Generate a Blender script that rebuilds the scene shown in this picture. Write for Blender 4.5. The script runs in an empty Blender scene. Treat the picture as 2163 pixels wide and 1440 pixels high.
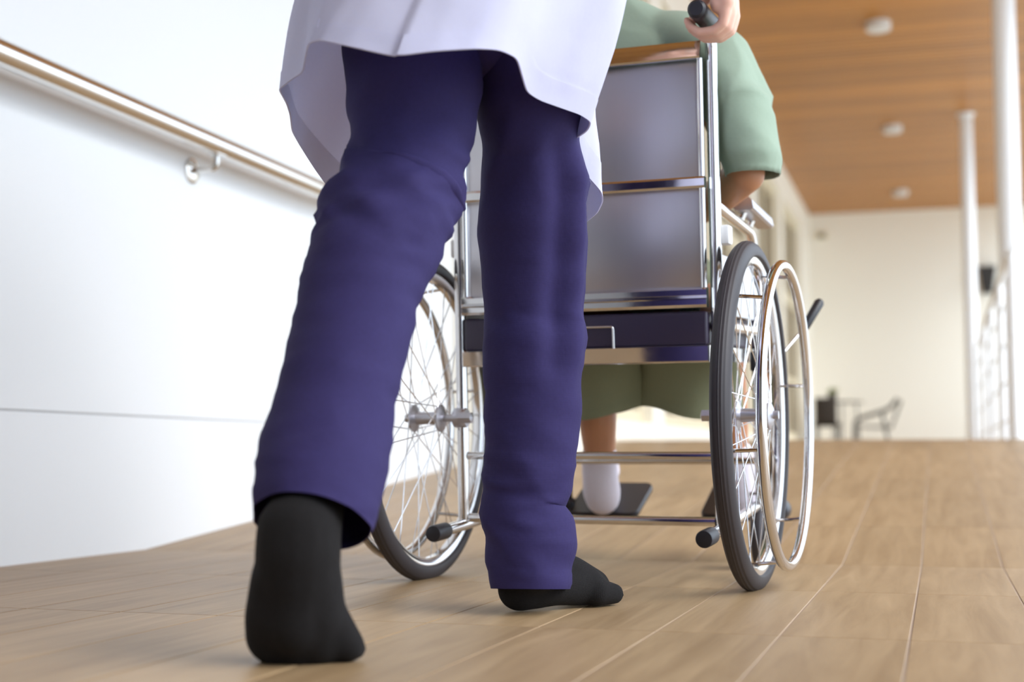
import bpy, bmesh, math, random
from mathutils import Vector, Matrix, Euler, noise

# ------------------------------------------------------------------ camera, world, light
S = bpy.context.scene
COL = S.collection
cam_d = bpy.data.cameras.new('camera')
cam_d.sensor_width = 36.0; cam_d.lens = 50.0
cam_d.clip_start = 0.02; cam_d.clip_end = 200
cam_d.dof.use_dof = True; cam_d.dof.focus_distance = 2.22; cam_d.dof.aperture_fstop = 2.7
cam = bpy.data.objects.new('camera', cam_d); COL.objects.link(cam)
cam.location = (0, 0, 0.235)
cam.rotation_euler = (math.radians(90 + 4.568), 0, math.radians(16.689))
S.camera = cam
W = bpy.data.worlds.new('sky'); S.world = W; W.use_nodes = True
bg = W.node_tree.nodes['Background']
bg.inputs[0].default_value = (0.74, 0.86, 1.0, 1); bg.inputs[1].default_value = 1.9
sun_d = bpy.data.lights.new('sun', 'SUN'); sun_d.energy = 1.7; sun_d.angle = math.radians(40)
sun_d.color = (1.0, 0.97, 0.93)
sun = bpy.data.objects.new('sun', sun_d); COL.objects.link(sun)
sun.location = (6, 2, 8)
sun.rotation_euler = Vector((-0.76, 0.10, -0.60)).to_track_quat('-Z', 'Y').to_euler()
vs = S.view_settings
vs.view_transform = 'Standard'; vs.look = 'None'; vs.gamma = 1.0; vs.use_curve_mapping = False
vs.exposure = 0.55
PI = math.pi
rnd = random.Random(7)

# ------------------------------------------------------------------ materials
def lin(r, g, b):
    f = lambda c: (c / 255 / 12.92) if c <= 10 else ((c / 255 + 0.055) / 1.055) ** 2.4
    return (f(r), f(g), f(b), 1)
MATS = {}
def mat(name, col, rough=0.6, metal=0.0, **kw):
    m = bpy.data.materials.new(name); m.use_nodes = True
    b = m.node_tree.nodes['Principled BSDF']
    b.inputs['Base Color'].default_value = col
    b.inputs['Roughness'].default_value = rough
    b.inputs['Metallic'].default_value = metal
    for k, v in kw.items(): b.inputs[k.replace('_', ' ')].default_value = v
    MATS[name] = m
    return m
def nodes(m): return m.node_tree.nodes, m.node_tree.links, m.node_tree.nodes['Principled BSDF']
def add_noise(m, scale, amount, stretch=(1, 1, 1), coord='Object', detail=4, bump=0.0, rough=0.0, bdist=0.001):
    """mottle the base colour by a noise, optionally bump and roughness too"""
    N, L, b = nodes(m)
    tc = N.new('ShaderNodeTexCoord'); mp = N.new('ShaderNodeMapping'); nz = N.new('ShaderNodeTexNoise')
    mp.inputs['Scale'].default_value = stretch
    nz.inputs['Scale'].default_value = scale; nz.inputs['Detail'].default_value = detail
    L.new(tc.outputs[coord], mp.inputs[0]); L.new(mp.outputs[0], nz.inputs['Vector'])
    if amount:
        c = b.inputs['Base Color'].default_value[:]
        mx = N.new('ShaderNodeMix'); mx.data_type = 'RGBA'
        mx.inputs[6].default_value = tuple(v * (1 - amount) for v in c[:3]) + (1,)
        mx.inputs[7].default_value = tuple(min(1, v * (1 + amount)) for v in c[:3]) + (1,)
        L.new(nz.outputs[0], mx.inputs[0]); L.new(mx.outputs[2], b.inputs['Base Color'])
    if bump:
        bp = N.new('ShaderNodeBump'); bp.inputs['Strength'].default_value = bump; bp.inputs['Distance'].default_value = bdist
        L.new(nz.outputs[0], bp.inputs['Height']); L.new(bp.outputs[0], b.inputs['Normal'])
    if rough:
        mr = N.new('ShaderNodeMapRange'); r0 = b.inputs['Roughness'].default_value
        mr.inputs[3].default_value = max(0, r0 - rough); mr.inputs[4].default_value = min(1, r0 + rough)
        L.new(nz.outputs[0], mr.inputs[0]); L.new(mr.outputs[0], b.inputs['Roughness'])
    return m
def fabric(name, col, sheen=0.2, weave=900, strength=0.25, amount=0.08, trans=0.0):
    m = mat(name, col, 0.85, Sheen_Weight=sheen, Sheen_Roughness=0.5)
    m.node_tree.nodes['Principled BSDF'].inputs['Specular IOR Level'].default_value = 0.25
    N, L, b = nodes(m)
    tc = N.new('ShaderNodeTexCoord')
    w1 = N.new('ShaderNodeTexWave'); w1.bands_direction = 'X'; w1.inputs['Scale'].default_value = weave / 6.28
    w2 = N.new('ShaderNodeTexWave'); w2.bands_direction = 'Z'; w2.inputs['Scale'].default_value = weave / 6.28
    ad = N.new('ShaderNodeMath'); ad.operation = 'ADD'
    for w in (w1, w2):
        w.inputs['Distortion'].default_value = 1.0
        L.new(tc.outputs['Object'], w.inputs['Vector'])
    L.new(w1.outputs[1], ad.inputs[0]); L.new(w2.outputs[1], ad.inputs[1])
    bp = N.new('ShaderNodeBump'); bp.inputs['Strength'].default_value = strength; bp.inputs['Distance'].default_value = 0.0006
    nz = N.new('ShaderNodeTexNoise'); nz.inputs['Scale'].default_value = 24; nz.inputs['Detail'].default_value = 4
    L.new(tc.outputs['Object'], nz.inputs['Vector'])
    bp2 = N.new('ShaderNodeBump'); bp2.inputs['Strength'].default_value = 0.25; bp2.inputs['Distance'].default_value = 0.006
    L.new(nz.outputs[0], bp2.inputs['Height'])
    L.new(ad.outputs[0], bp.inputs['Height']); L.new(bp2.outputs[0], bp.inputs['Normal']); L.new(bp.outputs[0], b.inputs['Normal'])
    mx = N.new('ShaderNodeMix'); mx.data_type = 'RGBA'
    mx.inputs[6].default_value = tuple(v * (1 - amount) for v in col[:3]) + (1,)
    mx.inputs[7].default_value = tuple(min(1, v * (1 + amount)) for v in col[:3]) + (1,)
    n2 = N.new('ShaderNodeTexNoise'); n2.inputs['Scale'].default_value = 180; n2.inputs['Detail'].default_value = 3
    L.new(tc.outputs['Object'], n2.inputs['Vector'])
    L.new(n2.outputs[0], mx.inputs[0]); L.new(mx.outputs[2], b.inputs['Base Color'])
    if trans:
        t = N.new('ShaderNodeBsdfTranslucent'); L.new(mx.outputs[2], t.inputs[0])
        ms = N.new('ShaderNodeMixShader'); ms.inputs[0].default_value = trans
        L.new(b.outputs[0], ms.inputs[1]); L.new(t.outputs[0], ms.inputs[2])
        L.new(ms.outputs[0], N['Material Output'].inputs[0])
    return m
def wood(name, c1, c2, grain_axis, scale, rough, rand=0.12, bump=0.15):
    m = mat(name, c1, rough)
    N, L, b = nodes(m)
    tc = N.new('ShaderNodeTexCoord'); mp = N.new('ShaderNodeMapping'); oi = N.new('ShaderNodeObjectInfo')
    st = [14.0, 14.0, 14.0]; st[grain_axis] = 1.0
    mp.inputs['Scale'].default_value = st
    vm = N.new('ShaderNodeVectorMath'); vm.operation = 'SCALE'; vm.inputs[0].default_value = (17, 31, 9)
    L.new(oi.outputs['Random'], vm.inputs['Scale']); L.new(vm.outputs[0], mp.inputs['Location'])
    L.new(tc.outputs['Object'], mp.inputs[0])
    nz = N.new('ShaderNodeTexNoise'); nz.inputs['Scale'].default_value = scale; nz.inputs['Detail'].default_value = 8
    nz.inputs['Roughness'].default_value = 0.62; nz.inputs['Distortion'].default_value = 0.6
    L.new(mp.outputs[0], nz.inputs['Vector'])
    mx = N.new('ShaderNodeMix'); mx.data_type = 'RGBA'; mx.inputs[6].default_value = c1; mx.inputs[7].default_value = c2
    rp = N.new('ShaderNodeMapRange'); rp.inputs[1].default_value = 0.3; rp.inputs[2].default_value = 0.7
    L.new(nz.outputs[0], rp.inputs[0]); L.new(rp.outputs[0], mx.inputs[0])
    hs = N.new('ShaderNodeHueSaturation')
    mr = N.new('ShaderNodeMapRange'); mr.inputs[3].default_value = 1 - rand; mr.inputs[4].default_value = 1 + rand
    L.new(oi.outputs['Random'], mr.inputs[0]); L.new(mr.outputs[0], hs.inputs['Value'])
    L.new(mx.outputs[2], hs.inputs['Color']); L.new(hs.outputs[0], b.inputs['Base Color'])
    bp = N.new('ShaderNodeBump'); bp.inputs['Strength'].default_value = bump; bp.inputs['Distance'].default_value = 0.001
    L.new(nz.outputs[0], bp.inputs['Height']); L.new(bp.outputs[0], b.inputs['Normal'])
    return m

wood('tile_wood', lin(174, 147, 112), lin(146, 119, 86), 1, 2.2, 0.45, 0.08, 0.10)
add_noise(mat('grout', lin(174, 152, 133), 0.9), 60, 0.08)
wood('ceiling_wood', lin(190, 130, 60), lin(166, 109, 45), 0, 2.0, 0.38, 0.22)
mat('ceiling_gap', lin(96, 56, 22), 0.8)
add_noise(mat('white_paint', lin(236, 239, 242), 0.55), 90, 0.01, bump=0.05)
add_noise(mat('joint_dark', lin(205, 205, 205), 0.8), 50, 0.05)
add_noise(mat('cream_paint', lin(251, 246, 232), 0.6), 60, 0.015)
add_noise(mat('frame_cream', lin(222, 210, 180), 0.5), 60, 0.02)
add_noise(mat('window_glass', lin(104, 88, 66), 0.12), 3, 0.1)
add_noise(mat('post_white', lin(240, 240, 240), 0.35), 40, 0.01)
add_noise(mat('outdoor_ground', lin(215, 214, 208), 0.9), 2, 0.06)
add_noise(mat('rail_steel', (0.72, 0.70, 0.67, 1), 0.16, 1.0), 40, 0.03, (1, 0.05, 1), rough=0.05)
add_noise(mat('chrome', (0.74, 0.73, 0.73, 1), 0.10, 1.0), 60, 0.03, rough=0.04)
add_noise(mat('satin_steel', (0.54, 0.53, 0.57, 1), 0.36, 1.0), 140, 0.015, (1, 1, 0.02), rough=0.015)
add_noise(mat('spoke_steel', (0.78, 0.78, 0.80, 1), 0.22, 1.0), 60, 0.02)
add_noise(mat('rubber', lin(54, 50, 54), 0.55), 120, 0.10, bump=0.1)
add_noise(mat('black_plastic', lin(32, 31, 38), 0.42), 200, 0.1, bump=0.08)
add_noise(mat('seat_vinyl', lin(48, 40, 62), 0.38), 200, 0.08, bump=0.1)
fabric('trouser_cloth', lin(48, 41, 86), 0.0, 1300, 0.10, 0.12)
fabric('coat_cloth', lin(228, 228, 248), 0.0, 1400, 0.08, 0.015, 0.38)
fabric('scrub_cloth', lin(150, 168, 150), 0.1, 1100, 0.15, 0.04, 0.08)
fabric('scrub_shorts_cloth', lin(130, 134, 106), 0.1, 1100, 0.15, 0.05)
fabric('black_sock', lin(24, 22, 23), 0.0, 1500, 0.6, 0.3)
fabric('white_sock', lin(226, 220, 232), 0.1, 1300, 0.4, 0.03)
add_noise(mat('skin_light', lin(226, 178, 158), 0.5, Subsurface_Weight=0.12, Subsurface_Scale=0.01), 30, 0.08, bump=0.05)
add_noise(mat('skin_tan', lin(184, 128, 92), 0.5, Subsurface_Weight=0.10, Subsurface_Scale=0.01), 30, 0.08, bump=0.05)
add_noise(mat('hair_black', lin(26, 22, 20), 0.45), 80, 0.2, (1, 1, 0.1), bump=0.4)
mat('eye_white', lin(235, 232, 228), 0.2); mat('iris_dark', lin(40, 26, 18), 0.15)
add_noise(mat('dark_wicker', lin(62, 54, 46), 0.7), 150, 0.25, bump=0.4)
add_noise(mat('chair_metal', lin(96, 92, 84), 0.4, 0.6), 60, 0.05)
add_noise(mat('leaf_green', lin(150, 158, 70), 0.5), 20, 0.2)
add_noise(mat('lamp_housing', lin(226, 222, 216), 0.4), 30, 0.02)
m = mat('lamp_diffuser', lin(225, 222, 216), 0.4)
add_noise(mat('sconce_black', lin(40, 36, 34), 0.4), 50, 0.05)
add_noise(mat('hedge_leaf', lin(96, 128, 74), 0.6), 30, 0.3)

# ------------------------------------------------------------------ mesh helpers
class MB:
    def __init__(s): s.v = []; s.f = []
    def add(s, vs_, fs, M=None):
        o = len(s.v)
        s.v += [(M @ Vector(v)) if M else Vector(v) for v in vs_]
        s.f += [tuple(i + o for i in f) for f in fs]
        return s
    def box(s, lo, hi, bev=0.0, seg=2, M=None):
        bm = bmesh.new(); bmesh.ops.create_cube(bm, size=1)
        for v in bm.verts:
            v.co = Vector([(lo[i] + hi[i]) / 2 + v.co[i] * (hi[i] - lo[i]) for i in range(3)])
        if bev:
            bmesh.ops.bevel(bm, geom=bm.edges[:], offset=bev, segments=seg, profile=0.5, affect='EDGES')
        bm.verts.index_update()
        s.add([v.co.copy() for v in bm.verts], [[v.index for v in f.verts] for f in bm.faces], M)
        bm.free(); return s
    def rings(s, rings, cap0=True, cap1=True, closed=False, wrap=True):
        n = len(rings[0]); o = len(s.v)
        for r in rings: s.v += [Vector(p) for p in r]
        k = len(rings)
        for i in range(k if closed else k - 1):
            a, b = o + i * n, o + ((i + 1) % k) * n
            for j in range(n if wrap else n - 1):
                j2 = (j + 1) % n
                s.f.append((a + j, a + j2, b + j2, b + j))
        if not closed and wrap:
            if cap0: s.f.append(tuple(o + j for j in reversed(range(n))))
            if cap1: s.f.append(tuple(o + (k - 1) * n + j for j in range(n)))
        return s
    def tube(s, path, r, seg=12, closed=False, caps=True, flat=1.0):
        P_ = [Vector(p) for p in path]; n = len(P_)
        rs = r if isinstance(r, (list, tuple)) else [r] * n
        T = []
        for i in range(n):
            a = P_[(i - 1) % n] if (closed or i > 0) else P_[i]
            b = P_[(i + 1) % n] if (closed or i < n - 1) else P_[i]
            T.append((b - a).normalized())
        u = T[0].orthogonal().normalized()
        if abs(T[0].z) < 0.9:
            u = Vector((0, 0, 1)) - T[0] * T[0].z; u.normalize()
        R = []
        for i in range(n):
            u = u - T[i] * u.dot(T[i]); u.normalize(); w = T[i].cross(u)
            R.append([P_[i] + (u * math.cos(2 * PI * j / seg) + w * math.sin(2 * PI * j / seg) * flat) * rs[i] for j in range(seg)])
        return s.rings(R, caps, caps, closed)
    def lathe(s, prof, axis='Z', seg=32, M=None, closed=False):
        R = []
        for (r, h) in prof:
            ring = []
            for j in range(seg):
                a = 2 * PI * j / seg; c, d = r * math.cos(a), r * math.sin(a)
                p = {'Z': (c, d, h), 'X': (h, c, d), 'Y': (d, h, c)}[axis]
                ring.append((M @ Vector(p)) if M else Vector(p))
            R.append(ring)
        return s.rings(R, True, True, closed)
    def ellipsoid(s, c, r, seg=20, rg=12, M=None):
        R = []
        for i in range(1, rg):
            t = PI * i / rg
            R.append([Vector((r[0] * math.sin(t) * math.cos(2 * PI * j / seg), r[1] * math.sin(t) * math.sin(2 * PI * j / seg), -r[2] * math.cos(t))) for j in range(seg)])
        R = [[(M @ p if M else p) + Vector(c) for p in ring] for ring in R]
        return s.rings(R)
    def capsules(s, chain, seg=14):
        """chain of (x,y,z,r): a tapered capsule between every two neighbours"""
        for a, b in zip(chain[:-1], chain[1:]):
            A, B = Vector(a[:3]), Vector(b[:3]); d = B - A; L = d.length
            if L < 1e-5: continue
            q = d.to_track_quat('Z', 'Y').to_matrix()
            prof = []
            for k in range(1, 6): t = PI / 2 * k / 5; prof.append((a[3] * math.sin(t), -a[3] * math.cos(t)))
            for k in range(0, 5): t = PI / 2 * k / 5; prof.append((b[3] * math.cos(t), L + b[3] * math.sin(t)))
            R = [[A + q @ Vector((r * math.cos(2 * PI * j / seg), r * math.sin(2 * PI * j / seg), h)) for j in range(seg)] for r, h in prof]
            s.rings(R)
        return s
    def mesh(s, name):
        me = bpy.data.meshes.new(name); me.from_pydata([tuple(v) for v in s.v], [], s.f); me.update(); return me
    def build(s, name, material, parent=None, smooth=True, angle=40):
        me = s.mesh(name)
        me.materials.append(MATS[material])
        bm = bmesh.new(); bm.from_mesh(me); bmesh.ops.recalc_face_normals(bm, faces=bm.faces[:]); bm.to_mesh(me); bm.free()
        if smooth:
            me.polygons.foreach_set('use_smooth', [True] * len(me.polygons))
            me.set_sharp_from_angle(angle=math.radians(angle))
        o = bpy.data.objects.new(name, me); COL.objects.link(o)
        if parent: o.parent = parent
        return o
def fillet(pts, r, n=6):
    P_ = [Vector(p) for p in pts]; out = [P_[0]]
    for a, b, c in zip(P_[:-2], P_[1:-1], P_[2:]):
        u = (a - b); w = (c - b); k = min(r, u.length * 0.49, w.length * 0.49)
        p, q = b + u.normalized() * k, b + w.normalized() * k
        for i in range(n + 1):
            t = i / n; out.append(p * (1 - t) ** 2 + b * 2 * t * (1 - t) + q * t * t)
    out.append(P_[-1]); return out
def spline(pts, n):
    """Catmull-Rom through tuples of any length, resampled to n"""
    k = len(pts); out = []
    for i in range(n):
        t = i / (n - 1) * (k - 1); j = min(int(t), k - 2); u = t - j
        p0, p1, p2, p3 = pts[max(j - 1, 0)], pts[j], pts[j + 1], pts[min(j + 2, k - 1)]
        out.append(tuple(0.5 * (2 * b + (c - a) * u + (2 * a - 5 * b + 4 * c - d) * u * u + (3 * b - a - 3 * c + d) * u ** 3)
                         for a, b, c, d in zip(p0, p1, p2, p3)))
    return out
def remesh(mb, name, material, parent, voxel=0.005, smooth_it=6, factor=0.5):
    me = mb.mesh(name + '_raw')
    o = bpy.data.objects.new(name + '_raw', me); COL.objects.link(o)
    r = o.modifiers.new('r', 'REMESH'); r.mode = 'VOXEL'; r.voxel_size = voxel
    sm = o.modifiers.new('s', 'SMOOTH'); sm.iterations = smooth_it; sm.factor = factor
    dg = bpy.context.evaluated_depsgraph_get()
    nm = bpy.data.meshes.new_from_object(o.evaluated_get(dg))
    bpy.data.objects.remove(o); bpy.data.meshes.remove(me)
    nm.name = name; nm.materials.clear(); nm.materials.append(MATS[material])
    nm.polygons.foreach_set('use_smooth', [True] * len(nm.polygons))
    q = bpy.data.objects.new(name, nm); COL.objects.link(q)
    if parent: q.parent = parent
    return q
def tag(o, label=None, cat=None, group=None, kind=None):
    if label: o['label'] = label
    if cat: o['category'] = cat
    if group: o['group'] = group
    if kind: o['kind'] = kind
    return o
def thing(name, label, cat, loc=(0, 0, 0), rot=(0, 0, 0), group=None):
    o = bpy.data.objects.new(name, None); COL.objects.link(o)
    o.location = loc; o.rotation_euler = rot; o.empty_display_size = 0.1
    return tag(o, label, cat, group)
def link_copy(src, parent=None, loc=None):
    c = src.copy(); COL.objects.link(c)
    if parent: c.parent = parent
    if loc is not None: c.location = loc
    return c
def gate(x, a, b): # smooth step
    t = max(0, min(1, (x - a) / (b - a))); return t * t * (3 - 2 * t)
def bump(x, c, w): return math.exp(-((x - c) / w) ** 2)

# ------------------------------------------------------------------ setting
YB, CREST, UPZ, CEIL, FARY = 3.16, 7.05, 0.308, 3.35, 18.7
XL, XR = -1.90, 0.80
TW, TL, GAP = 0.163, 0.63, 0.0026
slab = MB()
prof = [(-4, -0.0012), (YB, -0.0012), (CREST, UPZ - 0.0012), (FARY, UPZ - 0.012)]
for (y0, z0), (y1, z1) in zip(prof[:-1], prof[1:]):
    slab.add([(XL - 0.2, y0, z0), (XR, y0, z0), (XR, y1, z1), (XL - 0.2, y1, z1), (XL - 0.2, y0, -0.3), (XR, y0, -0.3), (XR, y1, -0.3), (XL - 0.2, y1, -0.3)],
             [(0, 1, 2, 3), (7, 6, 5, 4), (0, 4, 5, 1), (3, 2, 6, 7), (1, 5, 6, 2), (0, 3, 7, 4)])
floor = tag(slab.build('floor', 'grout', smooth=False), 'wood look tiled walkway floor rising into a gentle ramp', kind='structure')
tile_mb = MB().box((-TW / 2 + GAP / 2, -TL / 2 + GAP / 2, -0.012), (TW / 2 - GAP / 2, TL / 2 - GAP / 2, 0), 0.0006, 1)
tile0 = None
cols = [(-0.042 + TW * (k + 0.5)) for k in range(-12, 5)]
ang = math.atan2(UPZ, CREST - YB); RL = math.hypot(UPZ, CREST - YB); nr = 6
for cx_ in cols:
    if cx_ - TW / 2 < XL - 0.1: continue
    for k in range(5):
        loc = (cx_, YB - TL * (k + 0.5), 0); rot = (0, 0, 0); sc = 1
        if tile0 is None: tile0 = tile_mb.build('tile', 'tile_wood', floor, smooth=False); t = tile0
        else: t = link_copy(tile0, floor)
        t.location = loc
    for k in range(nr):
        u = (k + 0.5) / nr
        t = link_copy(tile0, floor, (cx_, YB + (CREST - YB) * u, UPZ * u)); t.rotation_euler = (ang, 0, 0)
        t.scale = (1, RL / nr / TL, 1)
# upper landing, too flat to be seen piece by piece
up = MB().box((XL - 0.2, CREST, UPZ - 0.012), (XR, FARY, UPZ), 0.0)
up.build('landing_tiles', 'tile_wood', floor, smooth=False)
gnd = tag(MB().box((XR, -30, -0.5), (60, 50, -0.30)).build('floor_outdoor', 'outdoor_ground', smooth=False), 'pale paved ground outside the walkway', kind='structure')

# left wall with two panels and a recessed joint
wl = tag(MB().box((XL - 0.25, -4, -0.1), (XL - 0.004, 5.5, CEIL + 0.1)).build('wall_left', 'joint_dark', smooth=False), 'long white wall with a recessed horizontal joint beside the ramp', kind='structure')
MB().box((XL - 0.02, -4, -0.1), (XL, 5.5, 0.327), 0.001, 1).build('wall_panel', 'white_paint', wl, smooth=False)
MB().box((XL - 0.02, -4, 0.332), (XL, 5.5, CEIL + 0.05), 0.001, 1).build('wall_panel', 'white_paint', wl, smooth=False)
# window wall further along, standing a little proud
XW = -1.56
ww = MB()
bays = []
y = 5.5
ww.box((XW - 0.5, 5.5, 0.0), (XW, 6.0, CEIL + 0.05))
y = 6.0
while y < FARY - 1.0:
    y1 = min(y + 2.0, FARY - 0.9)
    bays.append((y, y1))
    ww.box((XW - 0.3, y, 0.0), (XW, y1, UPZ + 0.10))           # sill
    ww.box((XW - 0.3, y, 3.02), (XW, y1, CEIL + 0.05))          # head
    ww.box((XW - 0.3, y1, 0.0), (XW, y1 + 0.35, CEIL + 0.05))   # pier
    y = y1 + 0.35
ww.box((XW - 0.3, y, 0.0), (XW, FARY, CEIL + 0.05))
tag(ww.build('wall_window_side', 'cream_paint', smooth=False), 'cream building wall with tall windows along the landing', kind='structure')
for i, (y0, y1) in enumerate(bays):
    z0, z1 = UPZ + 0.10, 3.02
    fr = MB()
    for (a, b) in ((y0, y0 + 0.07), (y1 - 0.07, y1), ((y0 + y1) / 2 - 0.04, (y0 + y1) / 2 + 0.04)):
        fr.box((XW - 0.16, a, z0), (XW - 0.06, b, z1), 0.004, 1)
    for (a, b) in ((z0, z0 + 0.08), (z1 - 0.08, z1), (1.95, 2.10), (1.05, 1.12)):
        fr.box((XW - 0.16, y0, a), (XW - 0.062, y1, b), 0.004, 1)
    w = tag(fr.build('window_%d' % (i + 1), 'frame_cream', smooth=False), 'cream framed tall window in the side wall, number %d along' % (i + 1), kind='structure')
    w['label'] = 'cream framed tall window of the building wall along the landing'
    for (a, b) in ((y0 + 0.07, (y0 + y1) / 2 - 0.04), ((y0 + y1) / 2 + 0.04, y1 - 0.07)):
        for (c, d) in ((z0 + 0.08, 1.05), (1.12, 1.95), (2.10, z1 - 0.08)):
            MB().box((XW - 0.12, a, c), (XW - 0.11, b, d)).build('pane', 'window_glass', w, smooth=False)
wb = tag(MB().box((XW - 0.3, FARY, 0.0), (6.0, FARY + 0.2, CEIL + 0.4)).build('wall_back', 'cream_paint', smooth=False), 'cream end wall beyond the landing', kind='structure')
tag(MB().box((XW, FARY - 0.015, UPZ), (6.0, FARY, UPZ + 0.09), 0.003, 1).build('baseboard_back', 'white_paint', smooth=False), 'white baseboard along the end wall', kind='structure')

# unseen walls added behind the viewpoint so light enters from the open side
tag(MB().box((XR - 0.05, -4.0, -0.3), (XR + 0.15, -0.1, CEIL + 0.1)).build('wall_right_light_block', 'white_paint', smooth=False), 'added white wall right of the viewpoint, out of view, holding back side light', kind='structure')
tag(MB().box((XL - 0.25, -4.2, -0.3), (XR + 0.15, -4.0, CEIL + 0.1)).build('wall_rear_light_block', 'white_paint', smooth=False), 'added white wall behind the viewpoint, out of view, holding back light from the rear', kind='structure')
# ceiling of narrow boards
CY0, CX1 = -4.0, 1.35
ceil = tag(MB().box((XL - 0.25, CY0, CEIL + 0.014), (CX1, FARY, CEIL + 0.16)).build('ceiling', 'ceiling_gap', smooth=False), 'warm wooden slatted ceiling over the walkway', kind='structure')
pl = MB().box((XL - 0.05, -0.0435, 0), (CX1, 0.0435, 0.014), 0.004, 1)
p0 = None; k = 0
y = CY0 + 0.05
while y < FARY:
    if p0 is None: p0 = pl.build('ceiling_board', 'ceiling_wood', ceil, smooth=False); o = p0
    else: o = link_copy(p0, ceil)
    o.location = (0, y, CEIL); y += 0.1
tag(MB().box((CX1, CY0 - 0.05, CEIL - 0.12), (CX1 + 0.06, FARY, CEIL + 0.2), 0.004, 1).build('trim_1', 'post_white', smooth=False), 'white fascia board along the open edge of the roof', kind='structure')

# ------------------------------------------------------------------ handrail on the left wall
def handrail():
    xr = XL + 0.075
    t = thing('handrail', 'polished steel handrail on the long white left wall', 'handrail', (xr, 2.6, 1.056))
    pts = fillet([(0, -6.0, 0), (0, 1.52, 0), (0, 2.7, 0.094)], 0.14, 8)
    MB().tube(pts, 0.029, 28).build('rail', 'rail_steel', t)
    for yy, zz in ((-4.4, 0), (-1.9, 0), (0.75, 0), (2.6, 0.086)):
        b = MB()
        b.lathe([(0.034, -0.075), (0.034, -0.069), (0.030, -0.066), (0.008, -0.065)], 'X', 24, Matrix.Translation((0, yy, zz - 0.065)))
        br = b.build('bracket', 'rail_steel', t)
        MB().tube(fillet([(-0.07, yy, zz - 0.065), (0, yy, zz - 0.065), (0, yy, zz - 0.02)], 0.03, 6), 0.008, 12).build('bracket_arm', 'rail_steel', br)
        MB().box((-0.016, yy - 0.025, zz - 0.029), (0.016, yy + 0.025, zz - 0.022), 0.002, 1).build('saddle', 'rail_steel', br)
handrail()

# ------------------------------------------------------------------ posts, railing, lamps on the landing
def post(x, y, r, label):
    t = thing('post', label, 'post', (x, y, UPZ), group='round white roof posts')
    MB().lathe([(r, 0), (r, CEIL - UPZ)], 'Z', 32).build('shaft', 'post_white', t)
    MB().lathe([(r * 1.45, 0), (r * 1.45, 0.012), (r * 1.02, 0.02)], 'Z', 32).build('base_plate', 'post_white', t)
    MB().lathe([(r * 1.02, CEIL - UPZ - 0.02), (r * 1.4, CEIL - UPZ - 0.01), (r * 1.4, CEIL - UPZ)], 'Z', 32).build('top_plate', 'post_white', t)
post(0.43, 8.93, 0.067, 'nearer and thicker looking round white roof post at the right')
post(0.30, 13.5, 0.058, 'farther and thinner looking round white roof post')
def railing():
    t = thing('railing', 'white metal railing with posts along the open side of the landing', 'railing', (0.34, 6.95, UPZ))
    n0 = None
    top = 0.88
    pst = MB().lathe([(0.022, 0), (0.022, top - 0.02), (0.016, top)], 'Z', 16)
    for i, yy in enumerate((0.0, 1.37, 2.74, 4.18, 6.1)):
        if n0 is None: n0 = pst.build('railing_post', 'post_white', t); o = n0
        else: o = link_copy(n0, t)
        o.location = (0, yy, 0)
    MB().tube([(0, -0.05, top), (0, 6.15, top)], 0.018, 16).build('top_rail', 'post_white', t)
    for z in (0.10, 0.30, 0.50, 0.70):
        MB().tube([(0, 0, z), (0, 6.1, z)], 0.006, 10).build('middle_rail', 'rail_steel', t)
railing()
dl = [(-0.355, 10.4, 'nearest of the three round ceiling lights'), (-0.36, 13.8, 'middle one of the three round ceiling lights'), (-0.375, 17.25, 'farthest round ceiling light, near the end wall')]
for x, y, lb in dl:
    t = thing('ceiling_light', lb, 'ceiling light', (x, y, CEIL), group='round ceiling lights')
    MB().lathe([(0.088, 0.004), (0.088, -0.055), (0.082, -0.062), (0.074, -0.062)], 'Z', 32).build('housing', 'lamp_housing', t)
    MB().lathe([(0.074, -0.058), (0.074, -0.060), (0.05, -0.063), (0.005, -0.064)], 'Z', 32).build('diffuser', 'lamp_diffuser', t)
t = thing('wall_sconce', 'black tapered wall lamp on the cream end wall', 'wall lamp', (0.62, FARY, 2.25))
def frus(w0, w1, d0, d1, z0, z1):
    return MB().add([(-w0, -d0, z0), (w0, -d0, z0), (w0, 0, z0), (-w0, 0, z0), (-w1, -d1, z1), (w1, -d1, z1), (w1, 0, z1), (-w1, 0, z1)],
                    [(3, 2, 1, 0), (4, 5, 6, 7), (0, 1, 5, 4), (1, 2, 6, 5), (2, 3, 7, 6), (3, 0, 4, 7)])
frus(0.06, 0.105, 0.07, 0.15, 0.0, 0.33).build('shade', 'sconce_black', t, smooth=False)
MB().box((-0.05, -0.03, 0.06), (0.05, 0, 0.26), 0.004, 1).build('back_plate', 'sconce_black', t, smooth=False)
t = thing('wall_sensor', 'small grey box high on the end wall under the ceiling', 'sensor', (-1.40, FARY, 3.02))
MB().box((-0.06, -0.05, 0), (0.06, 0, 0.10), 0.012, 2).build('case', 'frame_cream', t)
MB().ellipsoid((0, -0.05, 0.04), (0.03, 0.02, 0.03)).build('lens', 'chair_metal', t)

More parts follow.
